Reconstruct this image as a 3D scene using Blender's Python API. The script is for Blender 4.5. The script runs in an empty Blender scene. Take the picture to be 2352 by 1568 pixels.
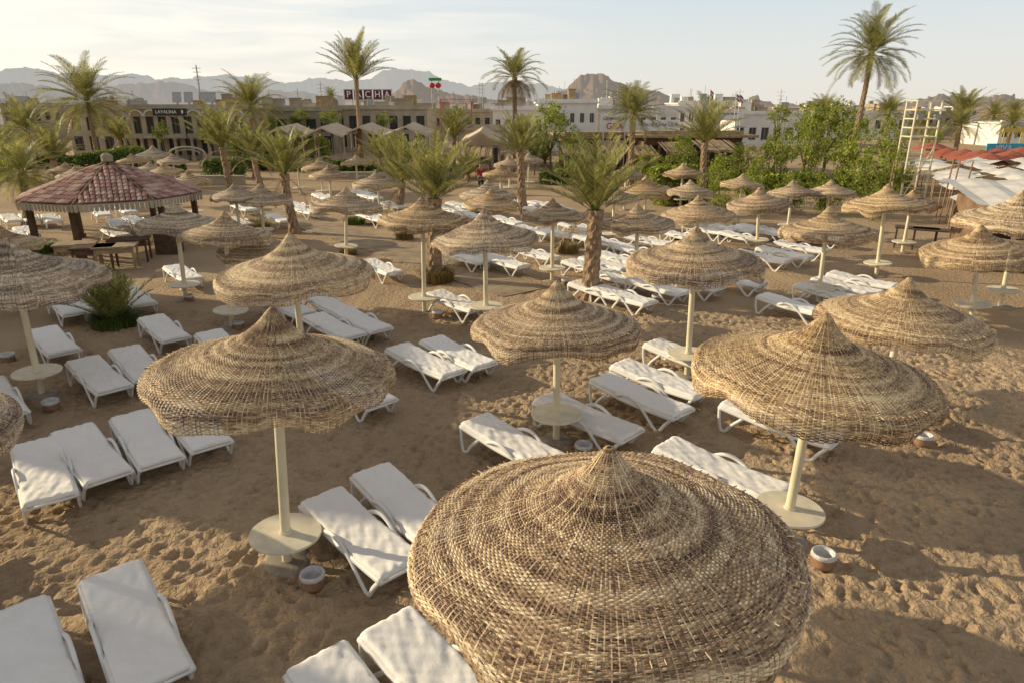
import bpy, math, random
import numpy as np
from mathutils import Vector, Matrix, Euler
random.seed(7); rng=np.random.RandomState(7)
S=bpy.context.scene
S.view_settings.view_transform='Standard'; S.view_settings.look='None'; S.view_settings.exposure=0
COL=S.collection
# ---------------------------------------------------------------- survey helpers
H=4.9; TH=math.atan((784-243)/1568.0); CT,ST=math.cos(TH),math.sin(TH); F=1568.0
def ray(u,v):
    a=(u-1176)/F; b=(v-784)/F
    return Vector((a,CT-b*ST,-(ST+b*CT)))
def gp(u,v,z=0.0):
    r=ray(u,v); t=(H-z)/-r.z
    return (r.x*t,r.y*t)
def dp(u,v,Y):
    r=ray(u,v); t=Y/r.y
    return (r.x*t,Y,H+r.z*t)
# ---------------------------------------------------------------- materials
def nodes(name):
    m=bpy.data.materials.new(name); m.use_nodes=True
    nt=m.node_tree; b=nt.nodes['Principled BSDF']
    return m,nt,b
def N(nt,t,**k):
    n=nt.nodes.new(t)
    for a,v in k.items(): setattr(n,a,v)
    return n
def ramp(nt,stops):
    r=N(nt,'ShaderNodeValToRGB'); e=r.color_ramp.elements
    while len(e)<len(stops): e.new(0.5)
    for i,(p,c) in enumerate(stops):
        e[i].position=p; e[i].color=(c[0],c[1],c[2],1)
    return r
def mat(name,c,rough=.7,var=.25,scale=3.0,bump=.15,bscale=30.0,obj=True,metal=0,spec=.3):
    m,nt,b=nodes(name); L=nt.links
    tc=N(nt,'ShaderNodeTexCoord')
    n=N(nt,'ShaderNodeTexNoise'); n.inputs['Scale'].default_value=scale; n.inputs['Detail'].default_value=6
    L.new(tc.outputs['Object'],n.inputs['Vector'])
    lo=[x*(1-var) for x in c]; hi=[min(1,x*(1+var)) for x in c]
    r=ramp(nt,[(.3,lo),(.7,hi)]); L.new(n.outputs['Fac'],r.inputs['Fac']); L.new(r.outputs['Color'],b.inputs['Base Color'])
    b.inputs['Roughness'].default_value=rough; b.inputs['Metallic'].default_value=metal
    b.inputs['Specular IOR Level'].default_value=spec
    if bump>0:
        n2=N(nt,'ShaderNodeTexNoise'); n2.inputs['Scale'].default_value=bscale; n2.inputs['Detail'].default_value=4
        L.new(tc.outputs['Object'],n2.inputs['Vector'])
        bp=N(nt,'ShaderNodeBump'); bp.inputs['Strength'].default_value=bump; bp.inputs['Distance'].default_value=.02
        L.new(n2.outputs['Fac'],bp.inputs['Height']); L.new(bp.outputs['Normal'],b.inputs['Normal'])
    return m
def leafmat(name,c1,c2,trans=.25):
    m,nt,b=nodes(name); L=nt.links
    g=N(nt,'ShaderNodeNewGeometry'); r=ramp(nt,[(0,c1),(1,c2)])
    L.new(g.outputs['Random Per Island'],r.inputs['Fac']); 
    tc=N(nt,'ShaderNodeTexCoord'); n=N(nt,'ShaderNodeTexNoise'); n.inputs['Scale'].default_value=1.2
    L.new(tc.outputs['Object'],n.inputs['Vector'])
    mx=N(nt,'ShaderNodeMix',data_type='RGBA',blend_type='MULTIPLY'); mx.inputs[0].default_value=1
    r2=ramp(nt,[(.3,(.6,.6,.6)),(.7,(1.25,1.25,1.2))]); L.new(n.outputs['Fac'],r2.inputs['Fac'])
    L.new(r.outputs['Color'],mx.inputs[6]); L.new(r2.outputs['Color'],mx.inputs[7])
    L.new(mx.outputs[2],b.inputs['Base Color']); b.inputs['Roughness'].default_value=.5
    b.inputs['Specular IOR Level'].default_value=.35
    tr=N(nt,'ShaderNodeBsdfTranslucent'); L.new(mx.outputs[2],tr.inputs['Color'])
    ms=N(nt,'ShaderNodeMixShader'); ms.inputs[0].default_value=trans
    out=nt.nodes['Material Output']
    L.new(b.outputs[0],ms.inputs[1]); L.new(tr.outputs[0],ms.inputs[2]); L.new(ms.outputs[0],out.inputs['Surface'])
    return m
def weavemat():
    m,nt,b=nodes('woven_palm_rib'); L=nt.links
    uv=N(nt,'ShaderNodeUVMap'); sp=N(nt,'ShaderNodeSeparateXYZ'); L.new(uv.outputs[0],sp.inputs[0])
    oi=N(nt,'ShaderNodeObjectInfo')
    def comb(su,sv,off):
        mu=N(nt,'ShaderNodeMath',operation='MULTIPLY'); mu.inputs[1].default_value=su; L.new(sp.outputs[0],mu.inputs[0])
        mv=N(nt,'ShaderNodeMath',operation='MULTIPLY'); mv.inputs[1].default_value=sv; L.new(sp.outputs[1],mv.inputs[0])
        mr=N(nt,'ShaderNodeMath',operation='MULTIPLY'); mr.inputs[1].default_value=off; L.new(oi.outputs['Random'],mr.inputs[0])
        c=N(nt,'ShaderNodeCombineXYZ'); L.new(mu.outputs[0],c.inputs[0]); L.new(mv.outputs[0],c.inputs[1]); L.new(mr.outputs[0],c.inputs[2])
        return c
    c1=comb(70,230,50); n1=N(nt,'ShaderNodeTexNoise'); n1.inputs['Scale'].default_value=1; n1.inputs['Detail'].default_value=3
    L.new(c1.outputs[0],n1.inputs['Vector'])
    c2=comb(2.2,17,80); n2=N(nt,'ShaderNodeTexNoise'); n2.inputs['Scale'].default_value=1; n2.inputs['Detail'].default_value=3
    L.new(c2.outputs[0],n2.inputs['Vector'])
    a=N(nt,'ShaderNodeMath',operation='MULTIPLY'); a.inputs[1].default_value=.68; L.new(n1.outputs['Fac'],a.inputs[0])
    a2=N(nt,'ShaderNodeMath',operation='MULTIPLY_ADD'); a2.inputs[1].default_value=.75; L.new(n2.outputs['Fac'],a2.inputs[0]); L.new(a.outputs[0],a2.inputs[2])
    r=ramp(nt,[(.55,(.11,.068,.045)),(.65,(.32,.215,.14)),(.745,(.60,.45,.285)),(.85,(.90,.76,.52))])
    L.new(a2.outputs[0],r.inputs['Fac'])
    hs=N(nt,'ShaderNodeHueSaturation'); mr=N(nt,'ShaderNodeMapRange'); mr.inputs[3].default_value=.85; mr.inputs[4].default_value=1.2; L.new(oi.outputs['Random'],mr.inputs[0])
    L.new(mr.outputs[0],hs.inputs['Saturation']); L.new(r.outputs['Color'],hs.inputs['Color'])
    L.new(hs.outputs['Color'],b.inputs['Base Color']); b.inputs['Roughness'].default_value=.55
    b.inputs['Specular IOR Level'].default_value=.35
    return m
M={}
M['weave']=weavemat()
M['pole']=mat('cream_painted_steel',(.76,.68,.48),.45,.12,4,.05,60)
M['table']=mat('cream_table_top',(.75,.68,.52),.5,.14,5,.05,50)
M['concrete']=mat('concrete',(.32,.28,.23),.9,.25,5,.3,40)
M['cloth']=mat('white_cotton_cover',(.88,.86,.83),.85,.03,3,.35,9)
M['plastic']=mat('white_resin',(.82,.81,.78),.35,.04,4,.03,40)
M['trunk']=mat('palm_bark',(.34,.24,.155),.9,.45,9,.7,30)
M['bark']=mat('tree_bark',(.16,.12,.08),.9,.3,9,.5,30)
M['frond']=leafmat('palm_leaflet',(.16,.175,.05),(.54,.50,.18),.35)
M['dead']=leafmat('dry_palm_leaflet',(.24,.16,.08),(.46,.33,.18))
M['leaf']=leafmat('broad_leaf',(.10,.17,.025),(.56,.58,.11),.45)
M['leafdark']=leafmat('hedge_leaf',(.05,.10,.02),(.22,.28,.06),.25)
M['drygrass']=leafmat('dry_grass_blade',(.18,.13,.05),(.40,.30,.12))
M['wood']=mat('dark_wood',(.10,.06,.04),.6,.4,6,.3,25)
M['ltwood']=mat('weathered_wood',(.34,.26,.17),.8,.3,6,.4,25)
M['plank']=mat('sandy_plank',(.36,.275,.185),.9,.25,2,.4,25)
M['straw']=mat('straw_thatch',(.40,.29,.17),.95,.35,4,.8,22)
M['whitepaint']=mat('white_render',(.80,.77,.72),.8,.08,1.2,.1,20)
M['cream']=mat('cream_stone',(.42,.36,.27),.85,.22,.8,.3,8)
M['tan']=mat('tan_render',(.35,.30,.22),.85,.25,.8,.3,8)
M['brown']=mat('brown_timber',(.20,.125,.075),.8,.3,2,.3,12)
M['dark']=mat('dark_interior',(.03,.025,.02),.8,.3,2,0)
M['glass']=mat('window_glass',(.05,.06,.07),.15,.3,.7,0,spec=.5)
M['fabric']=mat('tan_awning_fabric',(.60,.50,.37),.85,.15,1,.1,10)
M['tarp']=mat('white_tarpaulin',(.68,.65,.60),.7,.2,1.5,.3,4)
M['red']=mat('red_fabric',(.36,.11,.07),.8,.15,2,.1,20)
M['redpaint']=mat('red_paint',(.5,.03,.03),.5,.1,2,0)
M['darkred']=mat('dark_red_panel',(.10,.02,.03),.5,.1,2,0)
M['green']=mat('green_paint',(.04,.3,.07),.5,.1,2,0)
M['black']=mat('black_board',(.03,.03,.032),.5,.1,2,0)
M['white']=mat('white_lettering',(.80,.80,.78),.5,.03,2,0)
M['navy']=mat('navy_paint',(.03,.06,.2),.5,.1,2,0)
M['blue']=mat('blue_sign',(.06,.40,.55),.5,.15,2,0)
M['yellow']=mat('yellow_sign',(.6,.44,.06),.5,.1,2,0)
M['metal']=mat('grey_steel',(.35,.35,.35),.45,.2,6,.1,30,metal=.6)
M['clay']=mat('terracotta_pot',(.30,.18,.11),.8,.25,8,.2,30)
M['liner']=mat('clear_bin_liner',(.60,.60,.60),.3,.2,12,.4,30)
M['skin']=mat('skin',(.35,.2,.13),.6,.05,5,0)
M['shirt']=mat('red_shirt_cloth',(.30,.04,.04),.9,.1,5,.1)
M['trouser']=mat('dark_trouser_cloth',(.04,.045,.06),.9,.1,5,.1)
M['hair']=mat('black_hair',(.02,.015,.012),.8,.1,5,.1)
def tilemat():
    m,nt,b=nodes('clay_roof_tile'); L=nt.links
    g=N(nt,'ShaderNodeNewGeometry'); r=ramp(nt,[(0,(.28,.14,.11)),(.6,(.44,.25,.20)),(1,(.58,.43,.35))])
    L.new(g.outputs['Random Per Island'],r.inputs['Fac']); L.new(r.outputs['Color'],b.inputs['Base Color']); b.inputs['Roughness'].default_value=.8
    return m
M['tile']=tilemat()
def sandmat():
    m,nt,b=nodes('beach_sand'); L=nt.links
    tc=N(nt,'ShaderNodeTexCoord')
    n=N(nt,'ShaderNodeTexNoise'); n.inputs['Scale'].default_value=.35; n.inputs['Detail'].default_value=8; L.new(tc.outputs['Object'],n.inputs['Vector'])
    r=ramp(nt,[(.3,(.37,.27,.175)),(.7,(.50,.37,.24))]); L.new(n.outputs['Fac'],r.inputs['Fac'])
    n3=N(nt,'ShaderNodeTexNoise'); n3.inputs['Scale'].default_value=220; n3.inputs['Detail'].default_value=2; L.new(tc.outputs['Object'],n3.inputs['Vector'])
    r3=ramp(nt,[(.3,(.8,.8,.8)),(.7,(1.15,1.15,1.15))]); L.new(n3.outputs['Fac'],r3.inputs['Fac'])
    mx=N(nt,'ShaderNodeMix',data_type='RGBA',blend_type='MULTIPLY'); mx.inputs[0].default_value=1
    L.new(r.outputs['Color'],mx.inputs[6]); L.new(r3.outputs['Color'],mx.inputs[7]); L.new(mx.outputs[2],b.inputs['Base Color'])
    b.inputs['Roughness'].default_value=.95; b.inputs['Specular IOR Level'].default_value=.1
    n2=N(nt,'ShaderNodeTexNoise'); n2.inputs['Scale'].default_value=11; n2.inputs['Detail'].default_value=4; n2.inputs['Distortion'].default_value=.9
    L.new(tc.outputs['Object'],n2.inputs['Vector'])
    bp=N(nt,'ShaderNodeBump'); bp.inputs['Strength'].default_value=1; bp.inputs['Distance'].default_value=.06
    L.new(n2.outputs['Fac'],bp.inputs['Height']); L.new(bp.outputs['Normal'],b.inputs['Normal'])
    return m
M['sand']=sandmat()
def hazy_rockmat(name,rock,haze,f):  # aerial haze painted in as a flat emission mixed over the rock
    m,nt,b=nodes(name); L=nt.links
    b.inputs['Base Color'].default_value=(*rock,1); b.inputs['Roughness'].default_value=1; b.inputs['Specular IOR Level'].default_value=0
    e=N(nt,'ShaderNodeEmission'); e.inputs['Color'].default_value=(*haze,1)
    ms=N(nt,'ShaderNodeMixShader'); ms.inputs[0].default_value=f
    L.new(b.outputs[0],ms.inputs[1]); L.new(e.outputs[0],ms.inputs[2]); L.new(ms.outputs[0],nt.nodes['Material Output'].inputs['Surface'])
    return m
# ---------------------------------------------------------------- mesh helpers
class MB:
    def __init__(s): s.v=[]; s.f=[]; s.m=[]
    def add(s,vs,fs,mi=0):
        o=len(s.v); s.v+= [tuple(p) for p in vs]; s.f+=[tuple(i+o for i in f) for f in fs]; s.m+=[mi]*len(fs)
    def box(s,x0,x1,y0,y1,z0,z1,mi=0):
        s.add([(x0,y0,z0),(x1,y0,z0),(x1,y1,z0),(x0,y1,z0),(x0,y0,z1),(x1,y0,z1),(x1,y1,z1),(x0,y1,z1)],
              [(0,3,2,1),(4,5,6,7),(0,1,5,4),(1,2,6,5),(2,3,7,6),(3,0,4,7)],mi)
    def tube(s,path,r,n=6,mi=0,flat=1.0):
        P=[Vector(p) for p in path]; k=len(P); rr=r if isinstance(r,(list,tuple)) else [r]*k
        vs=[];fs=[]
        for i in range(k):
            t=(P[min(i+1,k-1)]-P[max(i-1,0)]).normalized()
            a=Vector((0,1,0)) if abs(t.y)<.9 else Vector((1,0,0))
            b=t.cross(a).normalized(); a=b.cross(t).normalized()
            for j in range(n):
                q=2*math.pi*(j+.5)/n
                vs.append(P[i]+a*math.cos(q)*rr[i]*flat+b*math.sin(q)*rr[i])
        for i in range(k-1):
            for j in range(n):
                fs.append((i*n+j,i*n+(j+1)%n,(i+1)*n+(j+1)%n,(i+1)*n+j))
        fs.append(tuple(range(n))[::-1]); fs.append(tuple((k-1)*n+j for j in range(n)))
        s.add(vs,fs,mi)
    def lathe(s,prof,n=24,mi=0,jit=None):
        vs=[];fs=[];k=len(prof)
        for i,(r,z) in enumerate(prof):
            for j in range(n):
                q=2*math.pi*j/n; d=jit(i,q) if jit else 1
                vs.append((r*d*math.cos(q),r*d*math.sin(q),z))
        for i in range(k-1):
            for j in range(n): fs.append((i*n+j,i*n+(j+1)%n,(i+1)*n+(j+1)%n,(i+1)*n+j))
        s.add(vs,fs,mi)
    def mesh(s,name,mats,smooth=False):
        me=bpy.data.meshes.new(name); me.from_pydata(s.v,[],s.f)
        for m in mats: me.materials.append(m)
        me.polygons.foreach_set('material_index',s.m)
        if smooth: me.polygons.foreach_set('use_smooth',[True]*len(s.f))
        me.update(); return me
def npmesh(name,verts,quads,mats,uv=None,mi=None,smooth=True):
    me=bpy.data.meshes.new(name); verts=np.asarray(verts,dtype=np.float32); quads=np.asarray(quads,dtype=np.int32)
    me.vertices.add(len(verts)); me.vertices.foreach_set('co',verts.ravel())
    n=len(quads); me.loops.add(n*4); me.loops.foreach_set('vertex_index',quads.ravel())
    me.polygons.add(n); me.polygons.foreach_set('loop_start',np.arange(n,dtype=np.int32)*4)
    for m in mats: me.materials.append(m)
    if mi is not None: me.polygons.foreach_set('material_index',np.asarray(mi,dtype=np.int32))
    if uv is not None:
        l=me.uv_layers.new(name='UVMap'); l.data.foreach_set('uv',np.asarray(uv,dtype=np.float32)[quads.ravel()].ravel())
    me.update(calc_edges=True); me.validate()
    me.polygons.foreach_set('use_smooth',[smooth]*len(me.polygons))
    return me
def obj(name,data,loc=(0,0,0),rot=(0,0,0),sc=(1,1,1),parent=None,label=None,cat=None,group=None,kind=None):
    o=bpy.data.objects.new(name,data); COL.objects.link(o)
    o.location=loc; o.rotation_euler=rot; o.scale=sc if isinstance(sc,(tuple,list)) else (sc,)*3
    if parent: o.parent=parent
    if label: o['label']=label
    if cat: o['category']=cat
    if group: o['group']=group
    if kind: o['kind']=kind
    return o
# ---------------------------------------------------------------- ground
def vnoise(x,y,sc,seed):
    r=np.random.RandomState(seed); g=r.rand(256,256)
    fx=x/sc; fy=y/sc; ix=np.floor(fx).astype(int); iy=np.floor(fy).astype(int); tx=fx-ix; ty=fy-iy
    tx=tx*tx*(3-2*tx); ty=ty*ty*(3-2*ty)
    a=g[ix%256,iy%256]; b=g[(ix+1)%256,iy%256]; c=g[ix%256,(iy+1)%256]; d=g[(ix+1)%256,(iy+1)%256]
    return (a*(1-tx)+b*tx)*(1-ty)+(c*(1-tx)+d*tx)*ty-.5
def grow(a,n,end):
    k=np.arange(1,n+1)/n; return a+np.sign(end-a)*(abs(end-a)**k)
st=.04
xs=np.arange(-11,11.001,st); ys=np.arange(2.4,17.001,st)
xl=grow(-11,70,-9000)[::-1]; xr=grow(11,70,9000)
yf=grow(17,80,14000); yb=np.array([-300,-50,-10,-2,0,1.2,2.0])
X=np.concatenate([xl,xs,xr]); Yv=np.concatenate([yb,ys,yf])
gx,gy=np.meshgrid(X,Yv,indexing='ij')
dist=np.sqrt(gx**2+gy**2); fade=np.clip(1-(dist-14)/30,0.0,1)
z=(.035*vnoise(gx,gy,1.5,1)+.028*vnoise(gx+gy*.3,gy,.42,2)+.024*vnoise(gx,gy,.2,3)+.015*vnoise(gx,gy,.1,4))*fade
nx0=len(xl); ny0=len(yb)
for k in range(12000):
    cx=rng.uniform(-10.5,10.5); cy=rng.uniform(2.8,16.5)
    i0=int((cx+11)/st); j0=int((cy-2.4)/st); R=6
    a0,a1=max(0,i0-R),min(len(xs),i0+R+1); b0,b1=max(0,j0-R),min(len(ys),j0+R+1)
    sx=gx[nx0+a0:nx0+a1,ny0+b0:ny0+b1]-cx; sy=gy[nx0+a0:nx0+a1,ny0+b0:ny0+b1]-cy
    an=rng.uniform(0,6.28); c,s_=math.cos(an),math.sin(an)
    p=(sx*c+sy*s_)/.105; q=(-sx*s_+sy*c)/.045; d=p*p+q*q
    z[nx0+a0:nx0+a1,ny0+b0:ny0+b1]+= rng.uniform(.3,1.)*(-.034*np.exp(-d**1.5)+.013*np.exp(-(np.sqrt(d)-1.5)**2*4))
nxn,nyn=gx.shape
idx=np.arange(nxn*nyn).reshape(nxn,nyn)
q=np.stack([idx[:-1,:-1],idx[1:,:-1],idx[1:,1:],idx[:-1,1:]],-1).reshape(-1,4)
g=npmesh('ground',np.stack([gx,gy,z],-1).reshape(-1,3),q,[M['sand']])
obj('ground',g,kind='structure',label='trampled golden brown beach sand full of footprints',cat='sand')
# ---------------------------------------------------------------- woven canopy
PR=[(0.016,0),(0.05,-.05),(0.09,-.12),(0.145,-.20),(0.24,-.305),(0.38,-.40),(0.58,-.485),(0.77,-.56),(0.90,-.615),(0.965,-.66),(0.997,-.705),(1.005,-.75),(1.0,-.81),(.985,-.87)]
PR=np.array([(a*1.3,b) for a,b in PR]); seg=np.sqrt((np.diff(PR,axis=0)**2).sum(1)); AL=np.concatenate([[0],np.cumsum(seg)]); LT=AL[-1]
def prof(s):
    d=s*LT; return np.interp(d,AL,PR[:,0]),np.interp(d,AL,PR[:,1])
def canopy(seed,nr=112,ns=384,nsp=192):
    R=np.random.RandomState(seed)
    ph=R.uniform(0,6.28,8); am=R.uniform(.4,1,8)
    def surf(s,th,off):
        r,zz=prof(s); r1,z1=prof(np.minimum(s+.03,1)); r0,z0=prof(np.maximum(s-.03,0))
        tx=r1-r0; tz=z1-z0; l=np.sqrt(tx*tx+tz*tz)+1e-9; nxx=-tz/l; nzz=tx/l
        w=s**3
        lob=am[0]*np.sin(5*th+ph[0])+am[1]*np.sin(7*th+ph[1])+.7*am[2]*np.sin(3*th+ph[2])+.8*am[3]*np.sin(11*th+ph[3])
        tilt=am[4]*.035*np.sin(th+ph[4])*s
        w2=np.clip((s-.78)/.22,0,1)**1.5
        zz=zz-.010*w*lob-.030*w2*lob+tilt-.015*w2*am[5]*np.sin(2*th+ph[5])
        rr=r*(1+.012*w*am[6]*np.sin(2*th+ph[6])+.010*w*np.sin(6*th+ph[7]))+.018*w2*lob
        rr=rr+nxx*off; zz=zz+nzz*off
        return np.stack([rr*np.cos(th),rr*np.sin(th),zz],-1)
    V=[];Q=[];UV=[];o=0
    th=np.arange(ns)/ns*2*np.pi
    sp=1.0/nr
    for i in range(nr):
        s=(i+.5)*sp
        r,_=prof(s)
        amp=.0068*min(1,r/.35)
        tj=np.interp(th,np.linspace(0,2*np.pi,40),np.concatenate([(x:=R.normal(0,1,39)),x[:1]]))
        wv=amp*np.sin(th*nsp/2+math.pi*i)+.0014*tj
        ss=s+.12*sp*tj
        w=sp*R.uniform(.41,.53)
        for dsv,of in((-w,-.0055),(0,.0035),(w,-.0055)):
            V.append(surf(np.clip(ss+dsv,0,1),th,wv+of))
            UV.append(np.stack([th/(2*np.pi),np.full(ns,s)],-1))
        j=np.arange(ns); jn=(j+1)%ns
        for a in range(2): Q.append(np.stack([o+a*ns+j,o+(a+1)*ns+j,o+(a+1)*ns+jn,o+a*ns+jn],-1))
        o+=3*ns
    for k in range(nsp):
        s0=.02 if k%8==0 else (.12 if k%4==0 else (.3 if k%2==0 else .5))
        t=np.linspace(s0,1.0,30); a=k/nsp*2*np.pi
        hw=.0042/np.maximum(prof(t)[0],.02)
        A=surf(t,a-hw,.0028); B=surf(t,a+hw,.0028); nn=len(t)
        if k%4==0:
            ext=B[-1]-B[-2]; f_=R.uniform(0,.35); A[-1]+=ext*f_; B[-1]+=ext*f_
        V.append(np.concatenate([A,B])); UV+= [np.stack([np.full(nn,k*.37%1),t*.05+.3],-1)]*2
        j=np.arange(nn-1); Q.append(np.stack([o+j,o+j+1,o+nn+j+1,o+nn+j],-1)); o+=2*nn
    for k in range(96):
        a=(k+R.uniform(-.2,.2))/96*2*np.pi
        p1=surf(np.array([.82]),np.array([a]),.0)[0]
        d=np.array([math.cos(a),math.sin(a),.0]); L_=R.uniform(.02,.065); sd=np.array([-math.sin(a),math.cos(a),0])*.0035; up=np.array([0,0,.004])
        e=p1+d*L_
        V.append(np.array([p1-sd,p1+sd,p1+up*2,e-sd,e+sd,e+up*2])); UV.append(np.full((6,2),.5)+R.uniform(-.3,.3))
        Q.append(np.array([[o,o+1,o+4,o+3],[o+1,o+2,o+5,o+4],[o+2,o,o+3,o+5]])); o+=6
    return npmesh('canopy',np.concatenate(V),np.concatenate(Q),[M['weave']],uv=np.concatenate(UV))
CAN=[canopy(s) for s in (11,12,13)]
b=MB(); b.lathe([(0,0),(.062,0),(.056,.02),(.05,1),(0,1)],20); POLE=b.mesh('pole',[M['pole']],True)
b=MB(); 
b.lathe([(0,.405),(.06,.405),(.385,.405),(.40,.412),(.402,.432),(.395,.44),(.07,.441),(.07,.47),(0,.47)],48)
b.box(-.03,.03,-.35,.35,.375,.403); b.box(-.35,.35,-.03,.03,.372,.4045); TABLE=b.mesh('table',[M['table']])
b=MB(); b.lathe([(0,-.05),(.26,-.05),(.27,.01),(.22,.03),(.08,.035),(0,.035)],20,jit=lambda i,q:1+.06*math.sin(3*q)+.04*math.sin(7*q)); BASE=b.mesh('base',[M['concrete']],True)
UM=[(1400,1025,925,None),(625,705,573,(660,1290)),(1900,720,567,(1800,1240)),(1280,645,405,(1278,1010)),(2090,637,387,None),
(665,535,372,None),(1600,520,318,(1578,862)),(15,545,390,(97,905)),(-325,855,575,None),(970,450,213,(975,718)),(1113,480,255,(1117,745)),
(2255,515,250,(2230,740)),(2040,422,188,(2012,635)),(1905,475,220,(1878,695)),(2350,437,262,(2297,705)),(1745,430,150,(1738,580)),
(1605,448,172,(1598,600)),(1465,468,175,(1460,665)),(1270,455,155,(1268,645)),(1120,413,138,None),(1128,432,135,None),(795,428,172,(795,595)),
(597,420,142,(607,550)),(537,420,105,None),(515,485,210,(533,752)),(590,525,190,None),(400,465,188,(428,690)),(1485,402,146,None),
(1570,374,95,None),(1587,412,100,None),(1708,398,103,None),(1823,413,118,None),(1910,412,115,None),(2100,435,130,None),(865,390,120,None),
(755,378,95,None),(733,362,88,None),(817,355,70,None),(680,358,62,None),(1150,378,85,None),(1170,358,75,None),(1215,350,62,None),
(350,334,92,None),(375,373,85,None),(430,392,100,None),(343,370,62,None),(150,372,80,None),(-5,515,135,None),(1440,378,62,None),(1412,425,90,None),(172,380,80,None),(300,352,70,None),(395,352,70,None)]
for i,(pu,pv,w,bs) in enumerate(UM):
    r=ray(pu,pv)
    if bs:
        bx,by=gp(*bs); t=by/r.y; px=r.x*t; h=H+r.z*t
    else:
        dep=2.55*F/w; h=H+r.z*dep; h=min(2.85,max(2.2,h)); t=(H-h)/-r.z; px=r.x*t; by=r.y*t; bx=px+random.uniform(-.06,.06)
    zr=h-.7; depth=by*CT+(H-zr)*ST; D=w/F*depth; D=min(2.95,max(1.9,D)); s=D/2.73
    lean=math.atan2(px-bx,h)
    e=obj('beach_umbrella',None,(bx,by,0),(0,lean,0),label='woven palm-rib beach umbrella on cream pole with round table',cat='beach umbrella',group='woven beach umbrellas standing in rows')
    obj('pole',POLE,(0,0,-.05),(0,0,0),(1,1,h-.05),e)
    rot=(random.uniform(-.03,.03),random.uniform(-.03,.03),random.uniform(0,6.28))
    if i==1: rot=(-.07,.03,.4)
    obj('canopy',CAN[i%3],(0,0,h),rot,(s,s,s*1.0),e)
    obj('table',TABLE,(0,0,random.uniform(-.03,.05)),(0,0,random.uniform(0,3)),.97,e)
    obj('base',BASE,(0,0,0),(0,0,random.uniform(0,6)),1,e)
# ---------------------------------------------------------------- sunbeds
def topz(x): 
    if x<-.12: return .345+(-.12-x)*.10
    return .345-.012*math.sin((x+.12)*2.5)
def mattress(seed):
    R=np.random.RandomState(seed); nx,ny=64,24; V=[];Fc=[]
    offs=R.uniform(0,50); A=np.array
    for layer in(0,1):
        for i in range(nx+1):
            x=-.96+1.92*i/nx
            for j in range(ny+1):
                y=-.33+.66*j/ny
                ex=max(0,abs(x)-.90)/.06; ey=max(0,abs(y)-.29)/.04
                rnd=.016*(ex*ex+ey*ey)
                zz=topz(x)
                if layer==0:
                    wr=float(vnoise(A([x*1.0+offs]),A([y*2.2+x+20]),.16,seed)[0])*.018+float(vnoise(A([x-y+offs]),A([y*.4+20]),.06,seed+1)[0])*.014+float(vnoise(A([x*.3+offs]),A([y+x*.5+20]),.045,seed+2)[0])*.010
                    zz=zz+.055-min(rnd,.036)+wr
                else: zz=zz-.010
                yo=y*(1+ (.02*math.sin(x*9+offs) if layer==1 else 0)); V.append((x,yo,zz))
    st_=(nx+1)*(ny+1)
    for i in range(nx):
        for j in range(ny):
            a=i*(ny+1)+j; Fc.append((a,a+ny+1,a+ny+2,a+1)); Fc.append((st_+a,st_+a+1,st_+a+ny+2,st_+a+ny+1))
    for i in range(nx):
        a=i*(ny+1); Fc.append((a,st_+a,st_+a+ny+1,a+ny+1)); a+=ny; Fc.append((a,a+ny+1,st_+a+ny+1,st_+a))
    for j in range(ny):
        a=j; Fc.append((a,a+1,st_+a+1,st_+a)); a=nx*(ny+1)+j; Fc.append((a,st_+a,st_+a+1,a+1))
    me=bpy.data.meshes.new('mattress'); me.from_pydata(V,[],Fc); me.materials.append(M['cloth'])
    me.polygons.foreach_set('use_smooth',[True]*len(Fc)); me.update(); return me
MAT=[mattress(s) for s in(1,2,3,4)]
def smoothpath(P,n=5):
    out=[];k=len(P)
    for i in range(k-1):
        p0=Vector(P[max(i-1,0)]);p1=Vector(P[i]);p2=Vector(P[i+1]);p3=Vector(P[min(i+2,k-1)])
        for a in range(n):
            t=a/n; out.append(.5*((2*p1)+(p2-p0)*t+(2*p0-5*p1+4*p2-p3)*t*t+(3*p1-p0-3*p2+p3)*t**3))
    out.append(Vector(P[-1])); return out
b=MB()
for sy in(-1,1):
    y=.335*sy
    b.tube(smoothpath([(-.97,y,.395),(-.5,y,.35),(-.1,y,.315),(.5,y,.305),(.97,y,.315)]),.036,8)
    b.tube(smoothpath([(-.30,y*1.04,.355),(-.12,y*1.10,.43),(.08,y*1.10,.425),(.30,y*1.08,.31),(.50,y*1.06,.12),(.62,y*1.05,.015),(.70,y*1.05,.02),(.80,y*1.04,.16),(.93,y,.31)]),.031,8,flat=.8)
    b.tube(smoothpath([(-.95,y,.38),(-.93,y*1.04,.2),(-.88,y*1.06,.02),(-.80,y*1.06,.015),(-.70,y*1.05,.14),(-.5,y,.33)]),.030,8,flat=.8)
for x in(-.96,-.5,0,.5,.96): b.tube([(x,-.335,topz(x)-.035),(x,.335,topz(x)-.035)],.02,6)
for k in range(16):
    x=-.9+k*.12; b.box(x,x+.07,-.30,.30,topz(x)-.030,topz(x)-.018)
FRAME=b.mesh('frame',[M['plastic']],True)
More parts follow.
